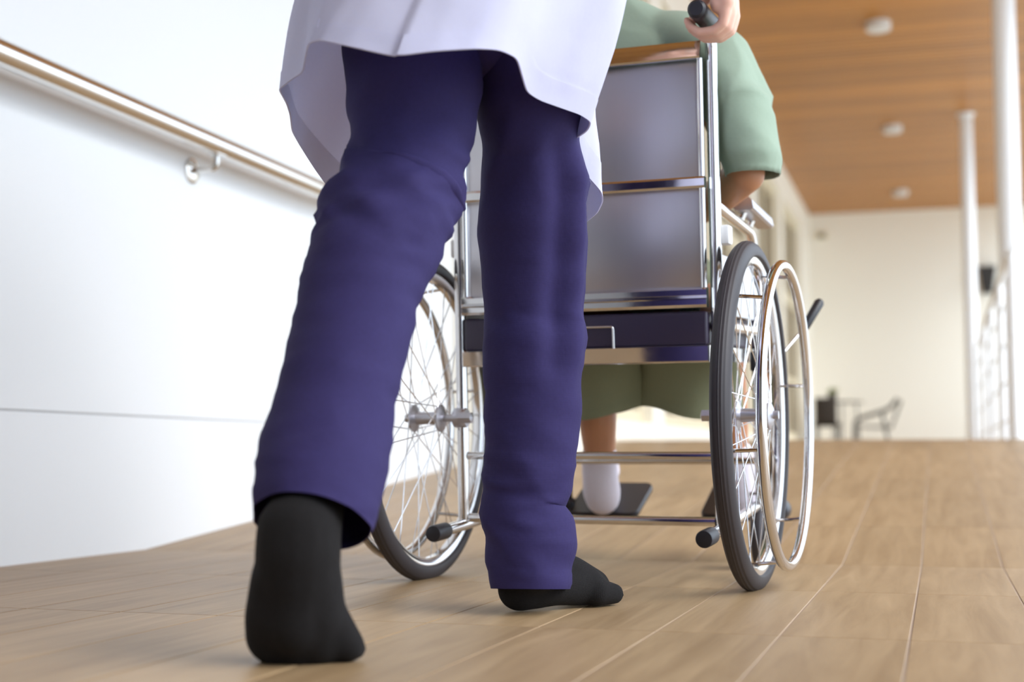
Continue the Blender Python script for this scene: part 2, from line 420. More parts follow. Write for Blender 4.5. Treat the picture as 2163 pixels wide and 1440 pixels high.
# far furniture on the landing
def lounge_chair(loc, rz, label, back):
    t = thing('lounge_chair', label, 'chair', loc, (0, 0, rz), 'chairs on the far landing')
    for sx in (-1, 1):
        x = 0.27 * sx
        MB().tube(fillet([(x, 0.28, 0.0), (x, 0.26, 0.54), (x, -0.12, 0.52), (x, -0.34, 0.0)], 0.08), 0.013, 10).build('side_frame', 'chair_metal', t)
    MB().box((-0.26, -0.20, 0.30), (0.26, 0.28, 0.35), 0.015).build('seat', back, t)
    M = Matrix.Translation((0, -0.20, 0.32)) @ Matrix.Rotation(math.radians(14), 4, 'X')
    MB().box((-0.25, -0.02, 0), (0.25, 0.02, 0.40), 0.015, 2, M).build('backrest', back, t)
# dark square chair back seen from behind, table with a plant, light frame chair
t = thing('garden_chair', 'dark woven chair beside the small table by the end wall', 'chair', (-1.28, 17.2, UPZ), (0, 0, 0), 'chairs on the far landing')
MB().box((-0.13, -0.03, 0.30), (0.13, 0.03, 0.60), 0.015).build('backrest', 'dark_wicker', t)
MB().box((-0.15, 0.03, 0.26), (0.15, 0.36, 0.31), 0.015).build('seat', 'dark_wicker', t)
for sx in (-0.12, 0.12):
    for sy in (0.0, 0.33):
        MB().tube([(sx, sy, 0), (sx, sy, 0.28)], 0.012, 8).build('leg', 'chair_metal', t)
t = thing('side_table', 'small glass topped garden table by the end wall', 'table', (-1.10, 17.75, UPZ))
MB().lathe([(0.02, 0.555), (0.23, 0.555), (0.235, 0.562), (0.23, 0.57), (0.02, 0.57)], 'Z', 32).build('table_top', 'chair_metal', t)
for a in range(3):
    c, s_ = math.cos(a * 2.094 + 0.4), math.sin(a * 2.094 + 0.4)
    MB().tube([(0.19 * c, 0.19 * s_, 0), (0.15 * c, 0.15 * s_, 0.56)], 0.009, 8).build('leg', 'chair_metal', t)
t = thing('potted_plant', 'small pale leafy plant in a pot on the garden table', 'plant', (-1.24, 17.75, UPZ + 0.571))
MB().lathe([(0.04, 0), (0.055, 0.09), (0.058, 0.10), (0.05, 0.10), (0.048, 0.08)], 'Z', 20).build('pot', 'dark_wicker', t)
lf = None
for k in range(16):
    a = k * 2.4; e = 0.5 + 0.8 * rnd.random(); L_ = 0.10 + 0.06 * rnd.random()
    d = Vector((math.cos(a) * math.cos(e), math.sin(a) * math.cos(e), math.sin(e))); sd = Vector((-math.sin(a), math.cos(a), 0))
    p = Vector((0, 0, 0.085))
    n_ = d.cross(sd) * 0.004
    MB().add([p, p + d * L_ * 0.5 + sd * 0.022 + n_, p + d * L_ - Vector((0, 0, 0.02)), p + d * L_ * 0.5 - sd * 0.022 + n_, p + d * L_ * 0.5 - n_],
             [(0, 1, 4), (0, 4, 3), (1, 2, 4), (4, 2, 3)]).build('leaf', 'leaf_green', t)
t = thing('lounge_chair', 'slim light metal reclining chair standing before the end wall', 'chair', (-0.66, 17.3, UPZ), (0, 0, math.radians(90)), 'chairs on the far landing')
for sx in (-0.22, 0.22):
    MB().tube(fillet([(sx, 0.30, 0.0), (sx, 0.28, 0.34), (sx, -0.10, 0.46), (sx, -0.20, 0.58)], 0.05), 0.014, 10).build('arm_frame', 'chair_metal', t)
    MB().tube([(sx, -0.02, 0.42), (sx, -0.10, 0.0)], 0.012, 10).build('leg', 'chair_metal', t)
    MB().tube([(sx * 0.9, 0.24, 0.26), (sx * 0.9, -0.12, 0.24), (sx * 0.9, -0.24, 0.56)], 0.010, 10).build('seat_rail', 'chair_metal', t)
for k in range(7):
    MB().box((-0.2, 0.22 - 0.05 * k - 0.018, 0.25), (0.2, 0.22 - 0.05 * k + 0.018, 0.262), 0.003, 1).build('seat_slat', 'chair_metal', t)
for k in range(6):
    M = Matrix.Translation((0, -0.135 - 0.018 * k, 0.28 + 0.05 * k)) @ Matrix.Rotation(math.radians(-70), 4, 'X')
    MB().box((-0.2, -0.016, -0.006), (0.2, 0.016, 0.006), 0.003, 1, M).build('back_slat', 'chair_metal', t)

# greenery outside the open side
for i, (x, y, r, lb) in enumerate(((7.0, 26.0, 1.1, 'nearest round green shrub outside the railing'), (10.5, 32.0, 1.5, 'farther larger round green shrub outside the railing'))):
    t = thing('shrub', lb, 'shrub', (x, y, -0.3), group='shrubs outside')
    b = MB()
    for k in range(900):
        v = Vector((rnd.gauss(0, 1), rnd.gauss(0, 1), rnd.gauss(0, 1))).normalized() * r * (0.75 + 0.3 * rnd.random())
        v.z = v.z * 0.8 + r * 0.8
        d = Vector((rnd.gauss(0, 1), rnd.gauss(0, 1), rnd.gauss(0, 1))).normalized() * 0.11; e = d.orthogonal().normalized() * 0.05
        b.add([v - d, v + e, v + d, v - e], [(0, 1, 2, 3)])
    tag(b.build('foliage', 'hedge_leaf', t, smooth=False), kind='stuff')
    MB().tube([(0, 0, 0), (0.03, 0, r * 0.6), (0, 0.05, r)], [0.09, 0.07, 0.04], 10).build('stem', 'dark_wicker', t)

# ------------------------------------------------------------------ wheelchair
AL, YW, ZR = math.radians(3.0), math.radians(-3.2), 0.305
CO = Vector((-0.6305, 2.566, ZR))
CM = Matrix.Translation(CO) @ Matrix.Rotation(YW, 4, 'Z') @ Matrix.Rotation(AL, 4, 'X') @ Matrix.Translation((0, 0, -ZR))
def cw(x, y, z): return CM @ Vector((x, y, z))
wc = thing('wheelchair', 'stainless steel wheelchair with spoked wheels being pushed up the ramp', 'wheelchair', CM.translation, (AL, 0, YW))
PX = 0.25
def wheel(side):
    x0 = 0.315 * side
    T = Matrix.Translation((x0, 0, ZR))
    # rim
    rim = MB().lathe([(0.272, -0.0115), (0.281, -0.0125), (0.2865, -0.0125), (0.2865, -0.0105), (0.279, -0.0085), (0.2745, 0), (0.279, 0.0085),
                      (0.2865, 0.0105), (0.2865, 0.0125), (0.281, 0.0125), (0.272, 0.0115), (0.2665, 0.007), (0.2655, 0), (0.2665, -0.007)], 'X', 96, T, closed=True)
    w = rim.build('rear_wheel', 'chrome', wc)
    pr = []
    for k in range(33):
        a = PI * 1.18 * (k / 32 - 0.5)
        rr, hh = 0.2885 + 0.0215 * math.cos(a), 0.0178 * math.sin(a)
        g = 0
        if abs(hh) < 0.0125:
            ph = (hh + 0.0125) / 0.005; g = 0.0011 if abs(ph - round(ph)) < 0.22 else 0
        pr.append((rr - g, hh))
    pr += [(0.279, 0.009), (0.276, 0.0), (0.279, -0.009)]
    MB().lathe(pr, 'X', 112, T, closed=True).build('tyre', 'rubber', w, angle=60)
    hub = MB().lathe([(0.006, -0.036), (0.012, -0.036), (0.026, -0.030), (0.0265, -0.026), (0.013, -0.021), (0.0115, 0.0), (0.013, 0.021),
                      (0.0265, 0.026), (0.026, 0.030), (0.012, 0.036), (0.006, 0.036)], 'X', 28, T)
    hub.build('hub', 'satin_steel', w)
    ax = MB().lathe([(0.0075, -0.09 if side > 0 else -0.045), (0.0075, 0.045 if side > 0 else 0.09)], 'X', 16, T)
    xin = -side * 0.092
    a_, b_ = sorted((xin, xin + side * 0.026))
    ax.lathe([(0.004, a_ - 0.003), (0.0115, a_), (0.0115, b_), (0.004, b_ + 0.002)], 'X', 6, T)
    ax.build('axle', 'satin_steel', w)
    spoke0 = [None, None]
    for k in range(36):
        fl = 1 if k % 2 else -1; tw = 1 if (k // 2) % 2 else -1
        i = k % 4
        a_rim = 2 * PI * k / 36
        a_hub = a_rim + tw * math.radians(72)
        p = Vector((fl * 0.0285, 0.022 * math.cos(a_hub), 0.022 * math.sin(a_hub)))
        q = Vector((fl * 0.002, 0.267 * math.cos(a_rim), 0.267 * math.sin(a_rim)))
        if k < 4:
            s0 = MB().tube([p, q], 0.0011, 5).mesh('spoke'); s0.materials.append(MATS['spoke_steel'])
            spoke0.append((s0, k)); me, rot = s0, 0
        else:
            me, k0 = spoke0[2 + i]; rot = 2 * PI * (k - k0) / 36
        o = bpy.data.objects.new('spoke', me); COL.objects.link(o); o.parent = w
        o.location = (x0, 0, ZR); o.rotation_euler = (rot, 0, 0)
    hx = x0 + side * 0.060
    R_ = 0.264
    MB().tube([(hx, R_ * math.cos(2 * PI * j / 96), ZR + R_ * math.sin(2 * PI * j / 96)) for j in range(96)], 0.0092, 14, closed=True).build('hand_rim', 'chrome', w)
    for k in range(6):
        a = 2 * PI * (k + 0.18) / 6; c, s_ = math.cos(a), math.sin(a)
        MB().tube([(x0 + side * 0.006, 0.2685 * c, ZR + 0.2685 * s_), (hx, 0.262 * c, ZR + 0.262 * s_)], 0.0032, 8).build('standoff', 'chrome', w)
wheel(-1); wheel(1)
FRONT = 0.42
for sd in (-1, 1):
    x = PX * sd
    pth = fillet([(x, 0.02, 0.105), (x, 0.02, 1.012), (x, -0.10, 1.016)], 0.05, 8)
    MB().tube(pth, 0.0112, 18).build('back_post', 'chrome', wc)
    g = MB().lathe([(0.006, 0.128), (0.0165, 0.127), (0.0180, 0.123), (0.0172, 0.116), (0.0172, 0.022), (0.0178, 0.016), (0.0165, 0.004), (0.012, 0.0), (0.004, 0.0)], 'Y', 28,
                   Matrix.Translation((x, -0.102, 1.016)))
    gp = g.build('hand_grip', 'black_plastic', wc)
    # lower side tube with rubber tipped tilt lever
    MB().tube([(x, -0.118, 0.098), (x, 0.02, 0.100), (x, FRONT, 0.112)], 0.0112, 16).build('lower_side_tube', 'chrome', wc)
    MB().lathe([(0.004, -0.135), (0.0142, -0.134), (0.0155, -0.130), (0.0155, -0.076), (0.0125, -0.074)], 'Y', 24, Matrix.Translation((x, 0, 0.098))).build('tip_cap', 'black_plastic', wc)
    # front post and armrest
    MB().tube(fillet([(x, 0.02, 0.688), (x, FRONT - 0.02, 0.668), (x, FRONT, 0.10)], 0.06, 8), 0.0105, 16).build('arm_frame', 'chrome', wc)
    MB().tube([(x, 0.02, 0.468), (x, FRONT, 0.468)], 0.0105, 14).build('seat_rail', 'chrome', wc)
    # armrest: steel trough
    arm = MB()
    sec = [(-0.026, 0.0), (-0.022, 0.016), (-0.012, 0.024), (0.012, 0.024), (0.022, 0.016), (0.026, 0.0), (0.020, -0.004), (-0.020, -0.004)]
    arm.rings([[(x + sd * 0.014 + a * 0.75, yy, 0.716 - 0.06 * yy + b) for a, b in sec] for yy in (0.225, 0.232, 0.452, 0.46)])
    arm.build('armrest', 'satin_steel', wc, angle=30)
    for yy in (0.26, 0.36):
        MB().tube([(x, yy, 0.678), (x + sd * 0.01, yy, 0.70)], 0.006, 10).build('armrest_stud', 'chrome', wc)
    # side guard
    MB().box((x - 0.0015, 0.04, 0.49), (x + 0.0015, FRONT - 0.03, 0.60), 0.0007, 1).build('side_guard', 'satin_steel', wc, smooth=False)
    # knuckle where the wheel axle meets the frame
    MB().lathe([(0.017, -0.013), (0.019, -0.010), (0.019, 0.010), (0.017, 0.013)], 'X', 20, Matrix.Translation((x, 0.012, ZR))).build('axle_clamp', 'satin_steel', wc)
    MB().box((x + sd * 0.010 - 0.012, 0.025, 0.615), (x + sd * 0.010 + 0.014, 0.060, 0.650), 0.004, 2).build('arm_bracket', 'post_white', wc)
    # front caster
    cz = 0.07 - 0.022
    cf = MB()
    for s2 in (-1, 1):
        cf.box((x + s2 * 0.020 - 0.0015, FRONT - 0.012, cz - 0.01), (x + s2 * 0.020 + 0.0015, FRONT + 0.012, cz + 0.085), 0.0008, 1)
    cf.box((x - 0.0215, FRONT - 0.013, cz + 0.082), (x + 0.0215, FRONT + 0.013, cz + 0.088), 0.001, 1)
    cf.lathe([(0.009, cz + 0.085), (0.009, 0.2)], 'Z', 14, Matrix.Translation((x, FRONT, 0)))
    cs = cf.build('caster_fork', 'satin_steel', wc)
    MB().lathe([(0.010, -0.013), (0.044, -0.012), (0.062, -0.012), (0.068, -0.008), (0.070, 0.0), (0.068, 0.008), (0.062, 0.012), (0.044, 0.012), (0.010, 0.013)], 'X', 36,
               Matrix.Translation((x, FRONT, cz))).build('caster_wheel', 'rubber', cs)
    MB().lathe([(0.004, -0.025), (0.006, -0.023), (0.006, 0.023), (0.004, 0.025)], 'X', 12, Matrix.Translation((x, FRONT, cz))).build('caster_axle', 'satin_steel', cs)
    # leg rest tube, footplate
    lx = 0.262 if sd > 0 else -0.222
    MB().tube(fillet([(x, FRONT, 0.44), (lx, 0.50, 0.40), (lx, 0.575, 0.075)], 0.05, 6), 0.009, 14).build('legrest_tube', 'chrome', wc)
    cxp = 0.175 if sd > 0 else -0.130
    M = Matrix.Translation((cxp + 0.004, 0.53, 0.072)) @ Matrix.Rotation(math.radians(19), 4, 'X')
    pl_ = MB(); out = []
    w2, L2, n = 0.082, 0.17, 6
    for (qx, qy, a0) in ((w2 - .02, 0.02, -90), (w2 - .02, L2 - .02, 0), (-w2 + .02, L2 - .02, 90), (-w2 + .02, 0.02, 180)):
        for i in range(n + 1):
            a = math.radians(a0 + 90 * i / n); out.append((qx + .02 * math.cos(a), qy + .02 * math.sin(a)))
    pl_.rings([[M @ Vector((a * 0.98, b, -0.007)) for a, b in out], [M @ Vector((a, b, -0.005)) for a, b in out], [M @ Vector((a, b, 0.005)) for a, b in out], [M @ Vector((a * 0.98, b, 0.007)) for a, b in out]])
    fp = pl_.build('footplate', 'black_plastic', wc)
    hb = MB().lathe([(0.006, -0.03), (0.021, -0.028), (0.024, -0.02), (0.024, 0.02), (0.021, 0.028), (0.006, 0.03)], 'Y', 20, Matrix.Translation((lx + sd * 0.0, 0.575, 0.085)))
    hb.lathe([(0.010, 0.03), (0.016, 0.035), (0.016, 0.075), (0.010, 0.080)], 'Z', 16, Matrix.Translation((lx, 0.572, 0.06)))
    hb.build('hinge_clamp', 'black_plastic', fp)
    # parking brake lever
    br = MB().tube(fillet([(sd * 0.270, 0.335, 0.405), (sd * 0.305, 0.360, 0.412), (sd * 0.352, 0.422, 0.478)], 0.02, 4), 0.0035, 10)
    bl = br.build('brake_lever', 'spoke_steel', wc)
    MB().tube([(sd * 0.346, 0.414, 0.470), (sd * 0.350, 0.419, 0.475), (sd * 0.375, 0.449, 0.524), (sd * 0.378, 0.452, 0.529)], [0.006, 0.0092, 0.0105, 0.007], 16).build('brake_grip', 'black_plastic', bl)
    MB().box((sd * 0.262 - 0.006, 0.30, 0.385), (sd * 0.262 + 0.006, 0.36, 0.425), 0.003, 1).build('brake_block', 'black_plastic', bl)
# cross members and steel back panels
IN = PX - 0.011
MB().tube([(-IN, 0.02, 0.232), (IN, 0.02, 0.232)], 0.0072, 14).build('crossbar', 'chrome', wc)
MB().tube([(-IN, 0.02, 0.113), (IN, 0.02, 0.113)], 0.0085, 14).build('crossbar', 'chrome', wc)
MB().tube([(-IN, FRONT, 0.20), (IN, FRONT, 0.20)], 0.0072, 14).build('crossbar', 'chrome', wc)
def bent_strip(sec, xa, xb): return MB().rings([[(x, a, b) for a, b in sec] for x in (xa, xb)])
# top channel, its face leaning down toward the floor
bent_strip([(-0.013, 0.950), (-0.016, 0.953), (-0.004, 0.980), (-0.001, 0.984), (0.016, 0.986), (0.016, 0.980), (0.002, 0.978), (-0.004, 0.950)], -IN + 0.004, IN - 0.004).build('top_channel', 'chrome', wc, angle=25)
MB().box((-IN + 0.006, 0.004, 0.735), (IN - 0.006, 0.010, 0.952), 0.0015, 2).build('back_panel', 'satin_steel', wc, angle=30)
MB().box((-IN + 0.006, 0.004, 0.532), (IN - 0.006, 0.010, 0.719), 0.0015, 2).build('back_panel', 'satin_steel', wc, angle=30)
for sx in (-1, 1):
    for z0, z1 in ((0.735, 0.952), (0.532, 0.719)):
        MB().tube([(sx * (IN - 0.008), 0.002, z0), (sx * (IN - 0.008), 0.002, z1)], 0.006, 12).build('panel_edge', 'chrome', wc)
bent_strip([(0.012, 0.716), (-0.004, 0.716), (-0.007, 0.720), (-0.007, 0.733), (-0.004, 0.737), (0.012, 0.737)], -IN + 0.002, IN - 0.002).build('middle_rail', 'chrome', wc, angle=30)
bent_strip([(0.012, 0.500), (-0.006, 0.500), (-0.010, 0.505), (-0.010, 0.514), (-0.004, 0.517), (-0.008, 0.522), (-0.008, 0.532), (-0.003, 0.536), (0.012, 0.536)], -IN + 0.002, IN - 0.002).build('bottom_rail', 'chrome', wc, angle=30)
# seat: vinyl tray with a wire pull, steel lip under it
MB().box((-0.236, 0.0, 0.432), (0.236, 0.41, 0.494), 0.006, 3).build('seat', 'seat_vinyl', wc)
MB().tube(fillet([(-0.062, -0.006, 0.430), (-0.062, -0.008, 0.470), (0.062, -0.008, 0.470), (0.062, -0.006, 0.430)], 0.006, 4), 0.0024, 10).build('tray_handle', 'chrome', wc)
bent_strip([(-0.004, 0.432), (-0.007, 0.430), (-0.004, 0.404), (0.0, 0.402), (0.41, 0.404), (0.41, 0.430)], -0.237, 0.237).build('seat_frame', 'chrome', wc, angle=30)

# ------------------------------------------------------------------ people
def wrinkle(p, k=1.0, sx=5.0, sz=17.0):
    q = Vector((p.x * sx, p.y * sx, p.z * sz))
    n = noise.noise(q) * 0.6 + noise.noise(q * 2.1 + Vector((3, 1, 7))) * 0.4
    return n * k
def ring_frame(pts, side):
    T = []
    n = len(pts)
    for i in range(n):
        a, b = Vector(pts[max(i - 1, 0)][:3]), Vector(pts[min(i + 1, n - 1)][:3]); T.append((b - a).normalized())
    out = []
    for i in range(n):
        u = Vector(side) - T[i] * Vector(side).dot(T[i]); u.normalize(); v = T[i].cross(u)
        out.append((Vector(pts[i][:3]), u, v, T[i]))
    return out
def cloth_tube(pts, side, nring, seg, amp, name, material, parent, fold=None, hemband=0.0, power=1.0):
    """pts: (x,y,z,a,b): centre, half width along side, half depth; open tube with inner face"""
    P_ = spline(pts, nring); fr = ring_frame(P_, side)
    R = []; s = 0
    for i, (c, u, v, T) in enumerate(fr):
        if i: s += (c - fr[i - 1][0]).length
        a, b = P_[i][3], P_[i][4]; ring = []
        for j in range(seg):
            th = 2 * PI * j / seg
            d = u * math.cos(th) * a + v * math.sin(th) * b
            p = c + d
            k = wrinkle(p, amp)
            if fold: k += fold(s, th, p)
            if hemband and s < hemband: k += 0.0014 * (1 if s < hemband * 0.92 else 0.3)
            ring.append(p + d.normalized() * k)
        R.append(ring)
    mb = MB().rings(R, False, False)
    return mb
def finish_cloth(mb, name, material, parent, thick=0.0016):
    o = mb.build(name, material, parent, angle=75)
    so = o.modifiers.new('thickness', 'SOLIDIFY'); so.thickness = thick; so.offset = -1
    es = o.modifiers.new('edges', 'EDGE_SPLIT'); es.split_angle = math.radians(65)
    return o
def head(body, hairmb, c, tilt=0.0, sc=1.0, face=Vector((0, 1, 0))):
    """head added to a body: skull, jaw, nose, ears, lips, brow; face looks along +Y of matrix"""
    rz = math.atan2(-face.x, face.y)
    M = Matrix.Translation(c) @ Matrix.Rotation(rz, 4, 'Z') @ Matrix.Rotation(tilt, 4, 'X') @ Matrix.Scale(sc, 4)
    R3 = M.to_3x3()
    E = lambda p, r: body.ellipsoid(M @ Vector(p), r, 20, 12, R3)
    E((0, -0.008, 0.02), (0.076, 0.094, 0.098)); E((0, 0.028, -0.055), (0.056, 0.058, 0.062)); E((0, 0.045, -0.092), (0.030, 0.030, 0.022))
    E((0, 0.092, -0.022), (0.012, 0.018, 0.020)); E((0, 0.083, 0.008), (0.008, 0.014, 0.026))
    E((0, 0.080, -0.062), (0.024, 0.010, 0.006)); E((0, 0.079, -0.072), (0.020, 0.010, 0.007))
    for s_ in (-1, 1):
        E((s_ * 0.078, -0.008, -0.018), (0.009, 0.020, 0.032)); E((s_ * 0.042, 0.055, -0.03), (0.026, 0.026, 0.022)); E((s_ * 0.03, 0.078, 0.03), (0.022, 0.010, 0.007))
    H = lambda p, r: hairmb.ellipsoid(M @ Vector(p), r, 24, 14, R3)
    H((0, -0.022, 0.038), (0.085, 0.096, 0.092)); H((0, -0.055, -0.02), (0.076, 0.062, 0.075))
    H((0, 0.03, 0.088), (0.068, 0.052, 0.040))
    return M
def eyes(M, parent):
    for s_ in (-1, 1):
        e = MB().ellipsoid(M @ Vector((s_ * 0.031, 0.074, 0.008)), (0.012, 0.012, 0.009), 16, 10, M.to_3x3()).build('eye', 'eye_white', parent)
        MB().ellipsoid(M @ Vector((s_ * 0.031, 0.0835, 0.008)), (0.0055, 0.003, 0.0055), 14, 8, M.to_3x3()).build('iris', 'iris_dark', e)
# frame of the walker: u = to his right as seen from behind, w = ahead
RU = Vector((0.95788, 0.28718, 0.0))

pn = thing('person', 'person in white coat, navy trousers and black socks walking behind the wheelchair', 'person', (-0.63, 1.9, 0.0))
def P0(o): o.matrix_parent_inverse = pn.matrix_world.inverted(); return o
pn_loc = Vector((-0.63, 1.9, 0.0))
def local(mb): 
    mb.v = [Vector(v) - pn_loc for v in mb.v]; return mb
LEG_L = [(-0.6928, 1.5059, 0.1566, 0.0627, 0.0595), (-0.6950, 1.5286, 0.1911, 0.0689, 0.0654), (-0.7000, 1.5601, 0.2350, 0.0709, 0.0673), (-0.7065, 1.6004, 0.2926, 0.0708, 0.0672), (-0.7087, 1.6324, 0.3407, 0.0719, 0.0683), (-0.7126, 1.6731, 0.4036, 0.0749, 0.0712), (-0.7146, 1.7048, 0.4560, 0.0770, 0.0770), (-0.7110, 1.7342, 0.4939, 0.0807, 0.0807), (-0.7062, 1.7632, 0.5392, 0.0833, 0.0833), (-0.7042, 1.7870, 0.5753, 0.0805, 0.0805), (-0.7036, 1.8008, 0.6006, 0.0811, 0.0811), (-0.6968, 1.8082, 0.6246, 0.0769, 0.0769), (-0.6949, 1.8189, 0.6664, 0.0800, 0.0800), (-0.6929, 1.8270, 0.7015, 0.0873, 0.0873), (-0.6947, 1.8329, 0.7501, 0.0917, 0.0917), (-0.6970, 1.8380, 0.8058, 0.0955, 0.0955), (-0.7018, 1.8424, 0.8620, 0.0953, 0.0953), (-0.7041, 1.8474, 0.9187, 0.0891, 0.0891)]
LEG_R = [(-0.5907, 2.0651, 0.0354, 0.0566, 0.0566), (-0.5914, 2.0676, 0.0654, 0.0610, 0.0610), (-0.5931, 2.0700, 0.0933, 0.0643, 0.0643), (-0.5966, 2.0718, 0.1214, 0.0645, 0.0645), (-0.6048, 2.0720, 0.1531, 0.0596, 0.0596), (-0.6025, 2.0758, 0.1779, 0.0630, 0.0630), (-0.5964, 2.0793, 0.2207, 0.0678, 0.0678), (-0.5924, 2.0810, 0.2780, 0.0701, 0.0701), (-0.5897, 2.0810, 0.3499, 0.0735, 0.0735), (-0.5880, 2.0819, 0.4078, 0.0769, 0.0769), (-0.5903, 2.0823, 0.4587, 0.0757, 0.0757), (-0.5864, 2.0728, 0.5230, 0.0795, 0.0795), (-0.5827, 2.0600, 0.5647, 0.0805, 0.0805), (-0.5753, 2.0356, 0.6327, 0.0787, 0.0787), (-0.5697, 2.0005, 0.6971, 0.0741, 0.0741), (-0.5668, 1.9779, 0.7274, 0.0727, 0.0727), (-0.5613, 1.9549, 0.7708, 0.0730, 0.0730), (-0.5576, 1.9310, 0.8200, 0.0706, 0.0706), (-0.5546, 1.9172, 0.8713, 0.0713, 0.0713), (-0.5555, 1.9022, 0.9221, 0.0659, 0.0659)]
PELV = [(-0.6236, 1.9049, 0.7698, 0.0153, 0.0192), (-0.6216, 1.9044, 0.7833, 0.0543, 0.0426), (-0.6260, 1.8957, 0.8090, 0.1016, 0.0710), (-0.6366, 1.8846, 0.8413, 0.1419, 0.0951), (-0.6364, 1.8699, 0.8919, 0.1604, 0.1062), (-0.6439, 1.8893, 0.9475, 0.1549, 0.1029), (-0.6445, 1.9015, 0.9869, 0.1492, 0.0995)]
def ridge(x, y, z, seed=0.0):
    n = noise.noise(Vector((x + seed, y - seed, z + 2 * seed)))
    return 1.0 - 2.2 * abs(n)
def fold_left(s, th, p):
    z = p.z; k = 0
    sl = p.z + 0.55 * (p.x + 0.70)
    k += 0.0125 * bump(z, 0.59, 0.06) * ridge(p.x * 10, p.y * 10, sl * 24, 1.3) + 0.0050 * bump(z, 0.56, 0.06) * ridge(p.x * 12, p.y * 12, (p.z - 0.5 * p.x) * 40, 6.3)          # creases behind the bent knee
    k += 0.0090 * bump(z, 0.71, 0.09) * ridge(p.x * 6, p.y * 6, (p.z - 0.9 * p.x) * 13, 4.1)  # drag lines on the thigh
    k += 0.0030 * gate(z, 0.56, 0.46) * ridge(p.x * 9, p.y * 9, (p.z - 0.25 * p.x) * 34, 2.2)
    k += 0.0060 * (1 - gate(z, 0.25, 0.34)) * gate(z, 0.11, 0.17) * ridge(p.x * 9, p.y * 6, (p.z + 1.1 * p.x) * 10, 7.7)
    return k
def fold_right(s, th, p):
    z = p.z; k = 0
    k += 0.0050 * bump(z, 0.15, 0.07) * ridge(p.x * 9, p.y * 7, (p.z + 0.8 * p.x) * 14, 3.3)
    k += 0.0030 * (1 - gate(z, 0.42, 0.5)) * ridge(p.x * 9, p.y * 9, (p.z + 0.2 * p.x) * 34, 5.2)
    k += 0.0060 * gate(z, 0.5, 0.6) * ridge(p.x * 6, p.y * 6, (p.z - 0.8 * p.x) * 12, 8.4)
    u = (th % (2 * PI))
    w = gate(z, 0.30, 0.42) * (1 - gate(z, 0.62, 0.74))
    k += 0.008 * w * bump(u, 5.65 + 0.5 * (z - 0.5), 0.22) - 0.010 * w * bump(u, 5.15 + 0.5 * (z - 0.5), 0.24)
    return k
tr = MB()
for tb, fd in ((LEG_L, fold_left), (LEG_R, fold_right)):
    lm = cloth_tube(tb, RU, 110, 72, 0.0045, None, None, None, fd, 0.026)
    tr.add(lm.v, lm.f)
pm = cloth_tube(PELV, RU, 30, 64, 0.003, None, None, None, None)
tr.add(pm.v, pm.f)
trousers = finish_cloth(local(tr), 'trousers', 'trouser_cloth', pn)

# body under the clothes, one surface
bd = MB()
def V4(p, r): return (p[0], p[1], p[2], r)
hipL, kneeL, ankL = LEG_L[-3], None, None
def legpt(tb, f): return spline(tb, 101)[int(f * 100)]
for tb, dz in ((LEG_L, 0.0), (LEG_R, 0.0)):
    q = [legpt(tb, f) for f in (0.97, 0.80, 0.5, 0.25, 0.12)]
    bd.capsules([V4(q[0], 0.055), V4(q[1], 0.050), V4(q[2], 0.042), V4(q[3], 0.040), V4(q[4], 0.030)])
ftL = [(-0.690, 1.520, 0.165), (-0.686, 1.455, 0.145), (-0.690, 1.50, 0.055), (-0.69, 1.55, 0.03)]
bd.capsules([V4(legpt(LEG_L, 0.02), 0.034)] + [V4(p, 0.020) for p in ftL[:3]])
bd.capsules([V4(legpt(LEG_R, 0.12), 0.030), *[(-0.6035, 2.0851, 0.0500, 0.0240), (-0.5733, 2.1228, 0.0340, 0.0200), (-0.5397, 2.1844, 0.0260, 0.0170)]])
pel = Vector((-0.632, 1.93, 0.86)); chest = Vector((-0.615, 2.06, 1.20)); nk = Vector((-0.605, 2.12, 1.36)); hd = Vector((-0.60, 2.16, 1.52))
bd.ellipsoid(pel + Vector((0, 0, 0.06)), (0.135, 0.085, 0.09)); bd.capsules([V4(pel + Vector((0, 0, 0.04)), 0.085), V4(pel.lerp(chest, 0.5), 0.098), V4(chest, 0.105)])
bd.ellipsoid(chest + Vector((0, 0, 0.0)), (0.15, 0.10, 0.14)); bd.ellipsoid(chest + Vector((0, 0.01, 0.08)), (0.17, 0.075, 0.05))
bd.capsules([V4(chest, 0.07), V4(nk, 0.05), V4(hd - Vector((0, 0.01, 0.03)), 0.05)])
hr = MB(); HM = head(bd, hr, hd, math.radians(-8))
